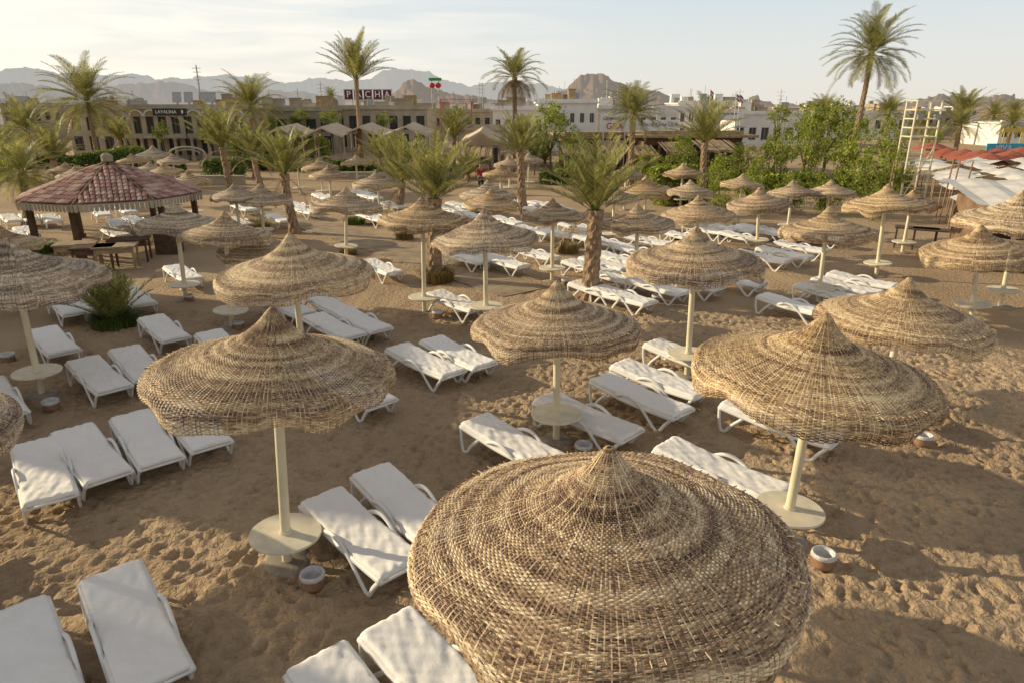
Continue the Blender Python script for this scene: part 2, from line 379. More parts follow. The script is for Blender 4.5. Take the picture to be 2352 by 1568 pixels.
BEDS=[(302,1425),(68,1525),(845,1665),(1020,1558),(825,1213),(930,1148),(97,1075),(205,1035),(333,1001),(444,968),(225,856),(314,830),(122,780),(375,751),
(155,698),(215,689),(307,679),(-10,910),(420,625),(456,624),(662,699),(747,690),(765,746),(828,732),(512,790),(875,611),(975,824),(1050,806),(1047,689),(812,885),
(1182,1010),(1347,950),(1470,903),(1515,865),(1582,814),(1655,1072),(1792,960),(1825,697),(1908,670),(1945,655),(1980,641),(1432,676),(1378,664),(1510,655),(1590,645),
(1352,611),(1390,603),(1425,592),(1072,589),(1105,582),(1230,580),(1228,527),(1200,527),(1400,555),(1370,550),(1707,542),(1685,637),(1750,587),(1802,579),(1840,565),(1765,530),(1745,524),
(25,500),(68,498),(118,500),(270,512),(312,505),(265,532),(232,487),(60,530),(40,540),(835,490),(860,498),(684,470),(702,482),(742,450),(830,440),(1212,465),(1250,468),(1240,482),(1095,495),
(1060,470),(1100,470),(1490,550),(1620,525),(1650,519),(1690,522),(1570,540),(905,470),(1040,480),(550,508),(640,500),(1165,505),(1330,520),(1490,505),(1880,540),(1850,530),(290,480),(850,450),(1280,475),(560,475),(1160,598),(1410,632),(1290,535),(1470,575)]
rb=random.Random(3); placed=[]
for i,(u,v) in enumerate(BEDS):
    x,y=gp(u,v,.38)
    a=math.radians(-48+rb.uniform(-4,4))
    if any((x-p)**2+(y-q_)**2<.28 for p,q_ in placed): continue
    placed.append((x,y))
    e=obj('sunbed',None,(x,y,0),(0,0,a),(.91,.83,.95),label='white resin sunbed with white cotton mattress cover on the sand',cat='sunbed',group='white sunbeds standing in rows on the sand')
    obj('mattress',MAT[i%4],parent=e); obj('frame',FRAME,parent=e)
# ---------------------------------------------------------------- bins
b=MB(); b.lathe([(0,0),(.115,0),(.138,.06),(.143,.12),(.135,.185),(.145,.20),(.12,.2),(.12,.03),(0,.03)],24); POT=b.mesh('pot',[M['clay']],True)
b=MB(); jr=np.random.RandomState(5).normal(0,1,(9,64))
b.lathe([(.149,.165),(.152,.185),(.149,.205),(.138,.225),(.118,.215),(.112,.1),(.0,.05)],40,jit=lambda i,q:1+.012*jr[i,int(q*6.3)%64]); LINER=b.mesh('liner',[M['liner']],True)
for u,v in[(720,1345),(1888,1297),(1340,1042),(735,958),(120,940),(2118,1020),(1005,730),(20,830),(1508,693),(435,692),(548,755),(1300,655),(1150,828)]:
    x,y=gp(u,v)
    e=obj('waste_bin',None,(x,y,-.02),(0,0,rb.uniform(0,6)),.9,label='small terracotta waste pot with plastic liner on the sand',cat='waste bin',group='waste pots between the sunbeds')
    obj('pot',POT,parent=e); obj('liner',LINER,parent=e)
# ---------------------------------------------------------------- palms
def frond_arrays(R,base,az,el,L,droop,V,Q,MI,mi,npair=34,ll=.5):
    p=np.array(base,float); n=14; d_el=el; pts=[];dirs=[]
    for k in range(n+1):
        pts.append(p.copy()); d=np.array([math.cos(az)*math.cos(d_el),math.sin(az)*math.cos(d_el),math.sin(d_el)]); dirs.append(d)
        p=p+d*L/n; d_el-=droop/n*(0.4+1.2*k/n)
    pts=np.array(pts);dirs=np.array(dirs); side=np.array([-math.sin(az),math.cos(az),0.])
    o=len(V)
    for k in range(n+1):
        w=.03*(1-k/n)+.004
        V.append(pts[k]-side*w);V.append(pts[k]+side*w)
    for k in range(n): Q.append((o+2*k,o+2*k+2,o+2*k+3,o+2*k+1)); MI.append(mi)
    for a in range(npair):
        t=.14+.86*a/npair; f=t*n; k=min(int(f),n-1); c=pts[k]+(pts[k+1]-pts[k])*(f-k); d=dirs[k]
        up=np.cross(d,side); up=up*-1 if up[2]<0 else up
        l=ll*(math.sin(math.pi*min(1,.15+t*.8))**.6)*R.uniform(.85,1.1)
        for sg in(-1,1):
            fw=.75+.5*t+R.uniform(-.1,.1); q=side*sg+d*fw+up*R.uniform(.1,.5); q/=np.linalg.norm(q)
            wd=d*.017
            tip=c+q*l+np.array([0,0,-.10*l]); mid=c+q*l*.55
            o=len(V); V+= [c-wd,c+wd,mid+wd,mid-wd,tip+wd*.15,tip-wd*.15]
            Q.append((o,o+1,o+2,o+3));Q.append((o+3,o+2,o+4,o+5)); MI+= [mi,mi]
def crown(seed,nf,L,elmin,elmax,droop,dead=0,ll=.5,npair=38):
    R=np.random.RandomState(seed); V=[];Q=[];MI=[]
    for k in range(nf):
        f=k/nf; az=k*2.399+R.uniform(-.2,.2); el=math.radians(elmax+(elmin-elmax)*f+R.uniform(-7,7))
        frond_arrays(R,(.08*math.cos(az),.08*math.sin(az),.15*(1-f)),az,el,L*R.uniform(.75,1.12)*(1-.15*(1-f)),math.radians(droop*R.uniform(.6,1.25)),V,Q,MI,0,npair,ll)
    for k in range(dead):
        az=k*2.399+R.uniform(-.3,.3)
        frond_arrays(R,(.1*math.cos(az),.1*math.sin(az),-.1),az,math.radians(R.uniform(-45,-5)),L*R.uniform(.6,.9),math.radians(75),V,Q,MI,1,20,ll*.7)
    return npmesh('crown',np.array(V),np.array(Q),[M['frond'],M['dead']],mi=MI,smooth=False)
CR={'up':[crown(21,34,2.6,24,86,46,0,.42),crown(22,30,2.6,28,84,48,0,.42)],
    'full':[crown(31,56,3.0,-32,84,70,5,.5),crown(32,50,3.0,-18,82,66,4,.5)],
    'old':[crown(41,34,2.6,0,80,75,34,.5)],
    'young':[crown(51,36,2.6,22,86,32,3,.40,46),crown(52,32,2.6,26,86,38,3,.40,46)]}
def trunk(seed,h,r0,r1,bend):
    R=np.random.RandomState(seed); n=20; k=max(16,int(h/.09)); V=[]
    for i in range(k+1):
        t=i/k; zz=h*t; r=r0+(r1-r0)*t
        if t>.82: r*=1+.35*((t-.82)/.18)
        if zz<.35: r*=1+.35*(1-zz/.35)
        bx=bend*math.sin(t*1.57)
        for j in range(n):
            th=2*math.pi*j/n
            d=1+.14*((i%2)*2-1)*math.cos(th*8+ (i//2%2)*math.pi)+R.uniform(-.04,.04)
            V.append((bx+r*d*math.cos(th),r*d*math.sin(th),zz-.1*(i==0)))
    Q=[(i*n+j,i*n+(j+1)%n,(i+1)*n+(j+1)%n,(i+1)*n+j) for i in range(k) for j in range(n)]
    return npmesh('trunk',np.array(V),np.array(Q),[M['trunk']],smooth=False)
PALMS=[(200,235,110,('y',375),'full'),(575,245,85,('y',410),'full'),(815,145,80,62,'up'),(1182,178,72,58,'old'),(2002,122,106,50,'full'),
(505,300,85,('y',430),'young'),(648,360,90,('y',535),'young'),(995,400,130,('y',640),'young'),(920,378,98,('y',488),'young'),(1370,420,145,('y',690),'young'),
(1195,315,78,('y',492),'young'),(1455,262,80,('y',425),'full'),(1622,290,84,('y',448),'up'),(2215,243,56,95,'up'),(2283,268,44,100,'full'),(2040,262,56,70,'full'),
(1890,262,50,75,'full'),(60,300,90,('y',420),'full'),(50,400,100,('y',520),'full'),(1042,290,62,58,'young'),(760,225,28,110,'full'),(2205,290,55,60,'full'),(2325,285,45,75,'full'),
(115,335,75,('y',430),'young'),(1440,235,45,80,'full'),(580,330,65,('y',440),'young'),(1250,420,30,60,'young'),(2330,255,32,110,'full'),(2120,285,38,100,'full'),(15,330,60,70,'full'),(270,300,45,72,'young'),(1075,400,55,48,'young'),(690,330,50,60,'young'),(870,340,55,52,'young')]
rp=random.Random(11)
for i,(u,v,rad,bs,stl) in enumerate(PALMS):
    Y=gp(u,bs[1])[1] if isinstance(bs,tuple) else bs
    x,_,zc=dp(u,v,Y); R_=rad/F*Y
    zc=max(zc,.6); Lr={'up':1.9,'full':2.7,'old':2.3,'young':2.0}[stl]; s=R_/Lr; zc2=max(.4,zc-(.42*R_ if stl in('up','young') else 0))
    e=obj('palm_tree',None,(x,Y,0),(0,0,0),label={'up':'tall date palm with upswept fronds and rough trunk','full':'date palm with full feathery crown and scarred trunk','old':'tall date palm with dry hanging fronds under its crown','young':'young date palm with spiky grey-green fronds growing in sand'}[stl],cat='palm tree',group='date palms')
    bend=rp.uniform(-.25,.25); 
    if i==4: bend=.5
    r0=.20 if zc>3 else .19
    if i in(7,9): r0=.22
    obj('trunk',trunk(100+i,zc2,r0,r0*.72,bend),(-bend,0,0),(0,0,0),1,e)
    obj('crown',CR[stl][i%len(CR[stl])],(0,0,zc2-.05),(0,0,rp.uniform(0,6)),s,e)
def tuft(seed,n,h,spread):
    R=np.random.RandomState(seed);V=[];Q=[]
    for k in range(n):
        a=R.uniform(0,6.28); r=spread*math.sqrt(R.uniform(0,1))*.6; x,y=r*math.cos(a),r*math.sin(a); hh=h*R.uniform(.5,1); lx=math.cos(a)*hh*R.uniform(.1,.9); ly=math.sin(a)*hh*R.uniform(.1,.9)
        w=.008; px,py=-math.sin(a)*w,math.cos(a)*w; o=len(V)
        V+=[(x-px,y-py,-.02),(x+px,y+py,-.02),(x+lx*.4+px,y+ly*.4+py,hh*.7),(x+lx*.4-px,y+ly*.4-py,hh*.7),(x+lx+px*.2,y+ly+py*.2,hh*.85),(x+lx-px*.2,y+ly-py*.2,hh*.85)]
        Q+=[(o,o+1,o+2,o+3),(o+3,o+2,o+4,o+5)]
    return np.array(V),np.array(Q)
v_,q_=tuft(3,900,.5,.8); TG=npmesh('grass_tuft',v_,q_,[M['drygrass']],smooth=False)
v_,q_=tuft(4,1400,.45,.9); TG2=npmesh('grass_tuft',v_,q_,[M['leafdark']],smooth=False)
for (u,v,me,s) in[(1005,645,TG,1),(1300,580,TG,.9),(590,530,TG,1.1),(265,750,TG2,.9),(930,550,TG,.7),(815,515,TG2,.8),(1310,560,TG2,.6),(800,585,TG,.6),(1560,550,TG2,.6),(90,580,TG2,1)]:
    x,y=gp(u,v); obj('grass_tuft',me,(x,y,0),(0,0,rp.uniform(0,6)),s,label='clump of long grass growing in the sand',cat='grass clump',group='grass clumps around palm bases')
x,y=gp(262,745); e=obj('palm_shrub',None,(x,y,0),label='small stemless palm shrub growing in green grass',cat='palm shrub')
obj('crown',crown(61,22,1.3,45,88,26,0,.3,30),(0,0,.05),parent=e)
# ---------------------------------------------------------------- leafy trees
def foliage(seed,rx,ry,rz,ncl,nl,size):
    R=np.random.RandomState(seed);V=[];
    for c in range(ncl):
        d=R.normal(0,1,3); d/=np.linalg.norm(d); rr=R.uniform(.35,1.0)
        cc=d*rr*np.array([rx,ry,rz])*R.uniform(.75,1.35); cr=R.uniform(.11,.26)*min(rx,rz)
        P=cc+R.normal(0,1,(nl,3))*cr*np.array([.6,.6,.55])
        A=R.normal(0,1,(nl,3)); A/=np.linalg.norm(A,axis=1)[:,None]; B=np.cross(A,R.normal(0,1,(nl,3))); B/=np.linalg.norm(B,axis=1)[:,None]
        s=size*R.uniform(.6,1.2,(nl,1))
        V.append(np.stack([P-A*s,P-B*s*.45,P+A*s,P+B*s*.45],1).reshape(-1,3))
    V=np.concatenate(V); return V,np.arange(len(V)).reshape(-1,4)
FO=[]
for sd in range(3):
    v_,q_=foliage(70+sd,1.5,1.4,1.6,40,66,.095); FO.append(npmesh('crown',v_,q_,[M['leaf']],smooth=False))
def ltrunk(seed):
    R=random.Random(seed); b=MB()
    b.tube(smoothpath([(0,0,-.1),(.03,.02,.5),(-.03,.05,1.0)]),[.09-.002*k for k in range(11)],8)
    for k in range(6):
        a=k*1.05; b.tube([(-.03,.05,.9),(.4*math.cos(a),.4*math.sin(a),1.5),(.9*math.cos(a),.9*math.sin(a),2.2+.3*R.random())],[.05,.035,.012],6)
    return b.mesh('trunk',[M['bark']],True)
LT_=[ltrunk(1),ltrunk(2)]
TREES=[(1265,290,50,52,52),(1322,335,36,40,50),(1228,330,30,36,52),(1905,295,60,62,52),(1855,335,44,62,46),(1955,345,50,66,44),(1765,370,40,52,42),(1580,380,40,48,44),(1520,395,32,36,44),
(1655,400,38,46,38),(1720,420,40,48,36),(1820,440,44,48,33),(1990,405,50,58,33),(2040,325,38,62,46),(1900,440,46,50,33),(545,350,30,42,60),(2060,385,30,50,38),(1625,435,32,38,33),
(2145,320,26,20,60),(1750,460,34,34,33),(20,440,55,60,48),(1700,375,36,46,44),(1800,335,34,44,50),(1860,285,36,46,54),(1570,340,26,32,48),(1960,285,34,44,54),(1490,375,26,34,46),(1660,470,28,26,32),(2010,460,38,34,31),(1295,400,28,34,46),(760,275,24,20,74),(690,268,26,16,74),(1050,262,24,16,90),(1790,262,30,18,80),(480,300,24,22,64),(880,275,22,18,76),(620,290,26,22,70),(370,300,18,20,64)]
for i,(u,v,ru,rv,Y) in enumerate(TREES):
    x,_,zc=dp(u,v,Y); rx=ru/F*Y; rz=rv/F*Y; zc=max(zc,rz*.75)
    e=obj('leafy_tree',None,(x,Y,0),label='bushy green leafy tree at the edge of the beach',cat='tree',group='leafy trees behind the beach')
    obj('trunk',LT_[i%2],sc=(rx/1.5,rx/1.5,zc/2.0),parent=e)
    obj('crown',FO[i%3],(0,0,zc),(0,0,rp.uniform(0,6)),(rx/1.5,rx/1.5,rz/1.5),e)
def hedge(u0,u1,vb,Y,h,m='leafdark'):
    x0=dp(u0,vb,Y)[0]; x1=dp(u1,vb,Y)[0]; R=np.random.RandomState(int(u0)+5); n=int((x1-x0)*420)
    xx=R.uniform(x0,x1,n); lump=.55+.6*(vnoise(xx+900,xx*0,1.1,int(u0)+9)+.5)
    P=np.stack([xx,Y+R.uniform(-.7,.7,n),R.uniform(0,1,n)**.7*h*lump],-1)
    A=R.normal(0,1,(n,3)); A/=np.linalg.norm(A,axis=1)[:,None]; B=np.cross(A,R.normal(0,1,(n,3))); B/=np.linalg.norm(B,axis=1)[:,None]; s=.15
    V=np.stack([P-A*s,P-B*s*.5,P+A*s,P+B*s*.5],1).reshape(-1,3)
    obj('hedge',npmesh('hedge',V,np.arange(len(V)).reshape(-1,4),[M[m]],smooth=False),label='green garden hedge along the terrace',cat='hedge',group='garden hedges')
for a in[(170,330,350,60,1.3),(0,160,350,58,1.6),(330,420,370,55,1.0),(470,560,400,50,1.2),(560,700,370,56,1.2),(700,860,380,55,.8),(870,1060,400,50,.9),(1240,1330,400,46,1.2),(1490,1700,430,44,1.4,'leaf'),(1700,2080,440,41,1.2,'leaf'),(225,330,340,62,1.8,'leaf'),(600,760,372,66,2.2,'leaf'),(1500,1600,445,36,.9,'leaf')]: hedge(*a)
# ---------------------------------------------------------------- buildings
def txt(s,size,m,name='lettering'):
    c=bpy.data.curves.new('t','FONT'); c.body=s; c.size=size; c.extrude=.02; c.align_x='CENTER'; c.align_y='CENTER'
    o=bpy.data.objects.new('t',c); COL.objects.link(o); bpy.context.view_layer.update()
    me=bpy.data.meshes.new_from_object(o.evaluated_get(bpy.context.evaluated_depsgraph_get())); bpy.data.objects.remove(o)
    me.name=name; me.materials.clear(); me.materials.append(m); return me
rq=random.Random(77)
def building(u0,u1,vt,Y,mt,label,floors,depth=8,name='building',cornice=.25,zb=0,cat='building',clutter=0,cm_=None):
    x0,_,zt=dp(u0,vt,Y); x1=dp(u1,vt,Y)[0]; W=x1-x0
    e=obj(name,None,(x0,Y,0),label=label,cat=cat)
    ops=[]
    for (f0,f1,n,wf) in floors:
        for k in range(n):
            c=(k+.5)/n*W; hw=W/n*wf/2; ops.append((c-hw,c+hw,zt*f0,zt*f1))
    b=MB(); b.box(0,W,.3,depth,-.1,zt)
    xsx=sorted({0,W}|{o[0] for o in ops}|{o[1] for o in ops}); zs=sorted({-.1,zt}|{o[2] for o in ops}|{o[3] for o in ops})
    for i in range(len(xsx)-1):
        for j in range(len(zs)-1):
            cx=(xsx[i]+xsx[i+1])/2; cz=(zs[j]+zs[j+1])/2
            if any(o[0]<cx<o[1] and o[2]<cz<o[3] for o in ops): continue
            b.box(xsx[i],xsx[i+1],0,.298,zs[j],zs[j+1])
    if cornice:
        b.box(-cornice,W+cornice,-cornice,depth+cornice,zt+.003,zt+.18,1); b.box(-.05,W+.05,-.08,.2,zt+.183,zt+.45,1)
    obj('wall',b.mesh('wall',[mt,cm_ or mt]),parent=e)
    for k in range(clutter):
        xx=rq.uniform(.05,.95)*W; yy=rq.uniform(1,depth-1.5); ww=rq.uniform(.4,1.8); hh=rq.uniform(.5,1.3)
        b=MB(); b.box(-ww/2,ww/2,-.5,.5,0,hh); b.box(-ww/2-.05,ww/2+.05,-.55,.55,hh+.002,hh+.08); b.tube([(ww*.3,0,hh),(ww*.3,0,hh+rq.uniform(.3,1.2))],.03,4)
        obj('roof_unit',b.mesh('roof_unit',[rq.choice([M['whitepaint'],M['metal'],M['cream'],M['tan'],M['straw']])]),(xx,yy,zt+.185 if cornice else zt+.003),parent=e)
    for (a,c,z0,z1) in ops:
        w=obj('window',None,((a+c)/2,.2,z0),parent=e); hw=(c-a)/2-.004; hh=z1-z0
        b=MB(); b.box(-hw,hw,.04,.06,.004,hh-.004); obj('pane',b.mesh('pane',[M['glass']]),parent=w)
        b=MB(); t=.06
        b.box(-hw,-hw+t,-.03,.038,.004,hh-.004); b.box(hw-t,hw,-.03,.038,.004,hh-.004); b.box(-hw+t,hw-t,-.03,.038,hh-.06,hh-.004); b.box(-hw+t,hw-t,-.03,.038,.004,.06); b.box(-.03,.03,-.03,.037,.06,hh-.06)
        obj('frame',b.mesh('frame',[M['wood'] if mt in(M['cream'],M['tan'],M['brown']) else M['metal']]),parent=w)
    return e,x0,x1,zt
e,x0,x1,zt=building(295,560,252,68,M['cream'],'two-storey cream stone restaurant with arcade and balustrade',[(.08,.42,7,.7),(.52,.86,9,.62)],clutter=8)
b=MB(); W=x1-x0
b.box(0,W,-1.6,-1.45,zt*.47,zt*.49); b.box(0,W,-1.62,-.01,zt*.44,zt*.46)
for k in range(60): b.box(k*W/60,k*W/60+.07,-1.56,-1.49,zt*.461,zt*.469)
obj('balustrade',b.mesh('balustrade',[M['cream']]),parent=e)
for k in range(8):
    b=MB(); b.lathe([(.22,0),(.22,.2),(.15,.25),(.14,zt*.40),(.22,zt*.43),(.22,zt*.44)],12); obj('column',b.mesh('column',[M['cream']],True),(k*W/7,-1.5,0),parent=e)
for k in range(8):
    cx=(k+.5)*W/8; b=MB()
    b.tube([(cx+W/16*.9*math.cos(a),-.12,zt*.87+.55*math.sin(a)) for a in [math.pi*j/10 for j in range(11)]],.09,6)
    obj('arch_moulding',b.mesh('arch_moulding',[M['whitepaint']]),parent=e)
def sign(u,v,w,h,Y,bm,text,label,letters=None,cat='sign'):
    x,_,zc=dp(u,v,Y); sc=Y/F
    e=obj('sign',None,(x,Y,zc),label=label,cat=cat); b=MB(); hw=w*sc/2; hh=h*sc/2
    if letters:
        b.box(-hw,hw,.05,.1,-hh-.1,-hh-.02); b.box(-hw,hw,.05,.1,hh+.02,hh+.1)
        for k in range(7): xx=-hw+k*hw*2/6; b.box(xx-.03,xx+.03,.101,.16,-zc,hh)
        obj('frame',b.mesh('frame',[M['metal']]),parent=e)
        n=len(letters)
        for k,ch in enumerate(letters):
            xx=(-hw+(k+.5)*2*hw/n); b=MB(); b.box(-hw/n*.86,hw/n*.86,-.03,.048,-hh,hh); 
            pl=obj('letter_panel',b.mesh('letter_panel',[bm]),(xx,0,0),parent=e)
            if ch!=' ': obj('lettering',txt(ch,h*sc*.95,M['white']),(0,-.06,0),(math.pi/2,0,0),parent=pl)
        return e
    b.box(-hw,hw,-.05,.05,-hh,hh); b.box(-hw*.8,-hw*.8+.08,.052,.12,-zc,hh); b.box(hw*.8-.08,hw*.8,.052,.12,-zc,hh)
    obj('board',b.mesh('board',[bm]),parent=e)
    for (s,sz,ox,oz,m_) in text: obj('lettering',txt(s,sz*sc*1.25,m_),(ox*sc,-.075,oz*sc),(math.pi/2,0,0),parent=e)
    return e
sign(390,258,74,15,66,M['black'],[('LAYALINA',8,-8,0,M['white']),('\u25D7',8,28,0,M['white'])],'black restaurant sign with white letters on the facade')
building(560,762,256,76,M['tan'],'two-storey tan stone building with wide windows',[(.1,.42,5,.7),(.52,.82,6,.7)],clutter=9)
building(762,980,252,80,M['cream'],'two-storey cream building with dark windows',[(.1,.42,6,.6),(.52,.85,7,.6)],clutter=8)
building(150,292,254,74,M['cream'],'cream building with parapet and windows',[(.1,.42,4,.6),(.55,.85,4,.6)],clutter=6)
building(0,140,244,110,M['tan'],'distant tan building with flat roof',[(.55,.8,6,.5)],clutter=5)
building(1132,1250,254,74,M['whitepaint'],'white rendered hotel block with flat roof',[(.2,.45,4,.5),(.6,.8,5,.5)],clutter=4)
building(1236,1372,238,80,M['whitepaint'],'white rendered hotel block with roof terrace',[(.2,.4,5,.5),(.6,.8,6,.45)],clutter=7)
building(1060,1160,300,58,M['fabric'],'low building with ribbed metal cladding',[(.1,.6,3,.7)])
building(1375,1560,252,86,M['whitepaint'],'long white building with flat roof',[(.2,.45,6,.6),(.6,.8,8,.5)],clutter=12)
building(1560,1700,240,98,M['whitepaint'],'white building with stepped roof terraces',[(.55,.8,7,.5),(.2,.4,6,.5)],clutter=10)
building(1690,1862,264,90,M['whitepaint'],'white building with painted lettering on its wall',[(.2,.6,6,.6)],clutter=12)
building(1870,2090,262,110,M['whitepaint'],'distant white building with flat roof',[(.4,.75,8,.5)],clutter=8)
building(975,1130,258,105,M['cream'],'distant cream building with flat roof',[(.5,.8,7,.5)],clutter=6)
building(2090,2230,262,120,M['tan'],'distant tan building with flat roof',[(.5,.8,7,.5)],clutter=4)
building(2300,2480,285,90,M['whitepaint'],'low distant white building',[(.4,.8,6,.5)])
building(1300,1485,318,56,M['brown'],'brown timber restaurant with dark open front',[(.1,.8,5,.85)],cornice=.8,cm_=M['straw'])
building(1480,1705,316,52,M['brown'],'brown timber shop row with dark open front',[(.1,.8,6,.85)],cornice=.9,cm_=M['straw'])
rr=random.Random(5)
for k in range(34):
    u=rr.choice([rr.uniform(-60,290),rr.uniform(560,1130),rr.uniform(1380,2400)]); w=rr.uniform(25,80); Y=rr.uniform(125,220)
    building(u,u+w,rr.uniform(236,246),Y,rr.choice([M['whitepaint'],M['cream'],M['tan']]),'distant flat-roofed town building',[(.55,.8,3,.4)],cornice=0,clutter=1)
for u0,u1,vt,Y in[(1290,1360,338,50),(1370,1440,330,49),(1445,1505,342,48),(1520,1590,335,49),(1600,1690,330,48),(1060,1130,345,50),(1700,1770,345,47),(1150,1210,335,52)]:
    x0,_,zr=dp(u0,vt,Y); x1=dp(u1,vt,Y)[0]; W=x1-x0; e=obj('straw_shelter',None,(x0,Y,0),label='low straw-roofed timber shelter in front of the shops',cat='shelter',group='straw shelters by the shops')
    b=MB(); n=18
    for j in range(n):
        a0=j/n*W; a1=(j+1)/n*W; d=rr.uniform(-.05,.05); b.add([(a0,-1.6,zr-.35+d),(a1,-1.6,zr-.35+d),(a1,1.6,zr+.15+d),(a0,1.6,zr+.15+d),(a0,-1.6,zr-.5+d*2),(a1,-1.6,zr-.5+d*2)],[(0,1,2,3),(4,5,1,0)])
    obj('roof',b.mesh('roof',[M['straw']]),parent=e)
    for px in(.15,W/2,W-.15):
        for py in(-1.4,1.4):
            b=MB(); b.tube([(0,0,0),(0,0,zr-.32+(py+1.4)*.15)],.06,6); obj('post',b.mesh('post',[M['brown']]),(px,py,0),parent=e)
sign(1412,282,62,38,55,M['white'],[('Opening so',9,0,9,M['navy']),('GRA',15,0,-8,M['redpaint'])],'white billboard announcing an opening in dark letters')
sign(1517,288,76,22,54,M['white'],[('\u0627\u0641\u062A\u062A\u0627\u062D \u0627\u0644\u0641\u0631\u0639 \u0627\u0644\u062B\u0627\u0646\u064A',7,0,2,M['navy'])],'white banner with dark blue arabic lettering')
sign(1678,264,60,24,86,M['whitepaint'],[('Fancy Gallery',5,0,2,M['navy'])],'white wall sign with blue script lettering')
sign(1550,252,96,14,84,M['whitepaint'],[],'long white rooftop panel')
sign(2312,341,90,20,50,M['blue'],[('VIVA',14,-8,0,M['white'])],'turquoise bar sign with white letters')
sign(2330,300,50,8,70,M['yellow'],[],'yellow painted shop fascia board')
sign(845,218,104,19,95,M['darkred'],[],'freestanding dark red rooftop letter panels on a steel frame','PACHA')
x,_,zc=dp(1000,200,105); e=obj('sign_tower',None,(x,105,0),label='rooftop tower with red cherry emblem and green top',cat='sign')
b=MB(); 
for dx in(-.5,.5): b.tube([(dx,0,0),(dx,0,zc+.8)],.07,6)
for k in range(8): b.tube([(-.5,0,k*zc/8),(.5,0,(k+1)*zc/8)],.04,4)
obj('mast',b.mesh('mast',[M['metal']]),parent=e)
for dx in(-.45,.45):
    b=MB(); b.lathe([(0,-.0),(.3,.08),(.45,.35),(.35,.65),(0,.75)],12); obj('cherry_emblem',b.mesh('cherry_emblem',[M['redpaint']],True),(dx,-.3,zc-.2),parent=e)
b=MB(); b.box(-.9,.9,-.2,.2,zc+.81,zc+1.2); obj('leaf_emblem',b.mesh('leaf_emblem',[M['green']]),parent=e)
def mast(u,v0,Y,r=.05,label='thin steel antenna mast on a roof',bars=3):
    x,_,zt=dp(u,v0,Y); b=MB(); b.tube([(0,0,0),(0,0,zt)],r,6)
    for k in range(bars): b.tube([(-.6+.1*k,0,zt-.4-.5*k),(.6-.1*k,0,zt-.4-.5*k)],r*.5,4)
    obj('antenna_mast',b.mesh('antenna_mast',[M['metal']]),(x,Y,0),label=label,cat='antenna')
for a in[(450,150,100,.09,'tall lattice antenna mast with cross arms',6),(10,212,100),(28,214,105),(735,188,105,.06),(1100,190,110),(1108,192,112),(1395,185,92,.05),(1795,205,100),(1610,210,100),(1700,205,100),(1040,210,95,.05),(1690,212,103),(2395,220,90)]: mast(*a)
b=MB()
x,_,zt=dp(1010,228,90)
for k in range(12):
    b.tube([(k*.35,0,zt),(k*.35+.35,0,zt-.1)],.04,4); b.tube([(k*.35,0,zt-.5),(k*.35+.35,0,zt-.6)],.04,4); b.tube([(k*.35,0,zt-.5),(k*.35+.35,0,zt-.1)],.03,4)
b.tube([(.1,0,0),(.1,0,zt)],.07,6); b.tube([(3.9,0,0),(3.9,0,zt-.2)],.07,6)
obj('steel_truss',b.mesh('steel_truss',[M['redpaint']]),(x,90,0),label='red steel lattice truss on posts',cat='truss')
for u,v,cs in[(1632,205,('redpaint','white','black')),(1692,214,('redpaint','white','black')),(1700,216,('navy','white','redpaint'))]:
    x,_,zt=dp(u,v,84); e=obj('flag',None,(x,84,0),label='striped flag hanging from a rooftop pole',cat='flag',group='rooftop flags')
    b=MB(); b.tube([(0,0,0),(0,0,zt)],.03,6); obj('pole',b.mesh('pole',[M['white']]),parent=e)
    b=MB()
    for k in range(3):
        for j in range(5):
            y0=.12*math.sin(j*1.3);y1=.12*math.sin((j+1)*1.3); b.add([(j*.09,y0,-k*.22-j*.1),(j*.09+.09,y1,-k*.22-j*.1-.1),(j*.09+.09,y1,-k*.22-.22-j*.1-.1),(j*.09,y0,-k*.22-.22-j*.1)],[(0,1,2,3)],k)
    obj('cloth',b.mesh('cloth',[M[c] for c in cs]),(0,0,zt),parent=e)
for u in(405,432,466,485):
    x,_,zt=dp(u,212,95); b=MB(); b.box(-.55,.55,-.1,.1,-1.3,0); b.box(-.1,.1,.102,.3,-zt,-.2)
    obj('solar_panel',b.mesh('solar_panel',[M['metal']]),(x,95,zt),(-.2,0,0),label='grey rooftop solar panel facing up',cat='solar panel',group='rooftop solar panels')
for u0,u1,vt,Y in[(595,690,292,60),(690,790,291,58),(775,880,290,60),(880,985,289,58),(1060,1150,300,52)]:
    x0,_,zr=dp(u0,vt,Y); x1=dp(u1,vt,Y)[0]; W=x1-x0; ze=zr-.7
    e=obj('pergola',None,(x0,Y,0),label='tan fabric shade pergola on pale posts',cat='pergola',group='tan shade pergolas')
    b=MB(); n=14
    for j in range(n):
        a0=j/n;a1=(j+1)/n; f=lambda a:ze+(zr-ze)*(1-abs(2*a-1))**1.2
        b.add([(W*a0,-.5,f(a0)),(W*a1,-.5,f(a1)),(W*a1,5,f(a1)+.2),(W*a0,5,f(a0)+.2)],[(0,1,2,3)]); b.add([(W*a0,-.5,f(a0)),(W*a1,-.5,f(a1)),(W*a1,-.5,f(a1)-.15),(W*a0,-.5,f(a0)-.15)],[(0,1,2,3)])
    obj('roof',b.mesh('roof',[M['fabric']]),parent=e)
    for px in(.1,W-.1):
        for py in(0,4.5):
            b=MB(); b.tube([(0,0,0),(0,0,ze+.02)],.07,8); obj('post',b.mesh('post',[M['cream']]),(px,py,0),parent=e)
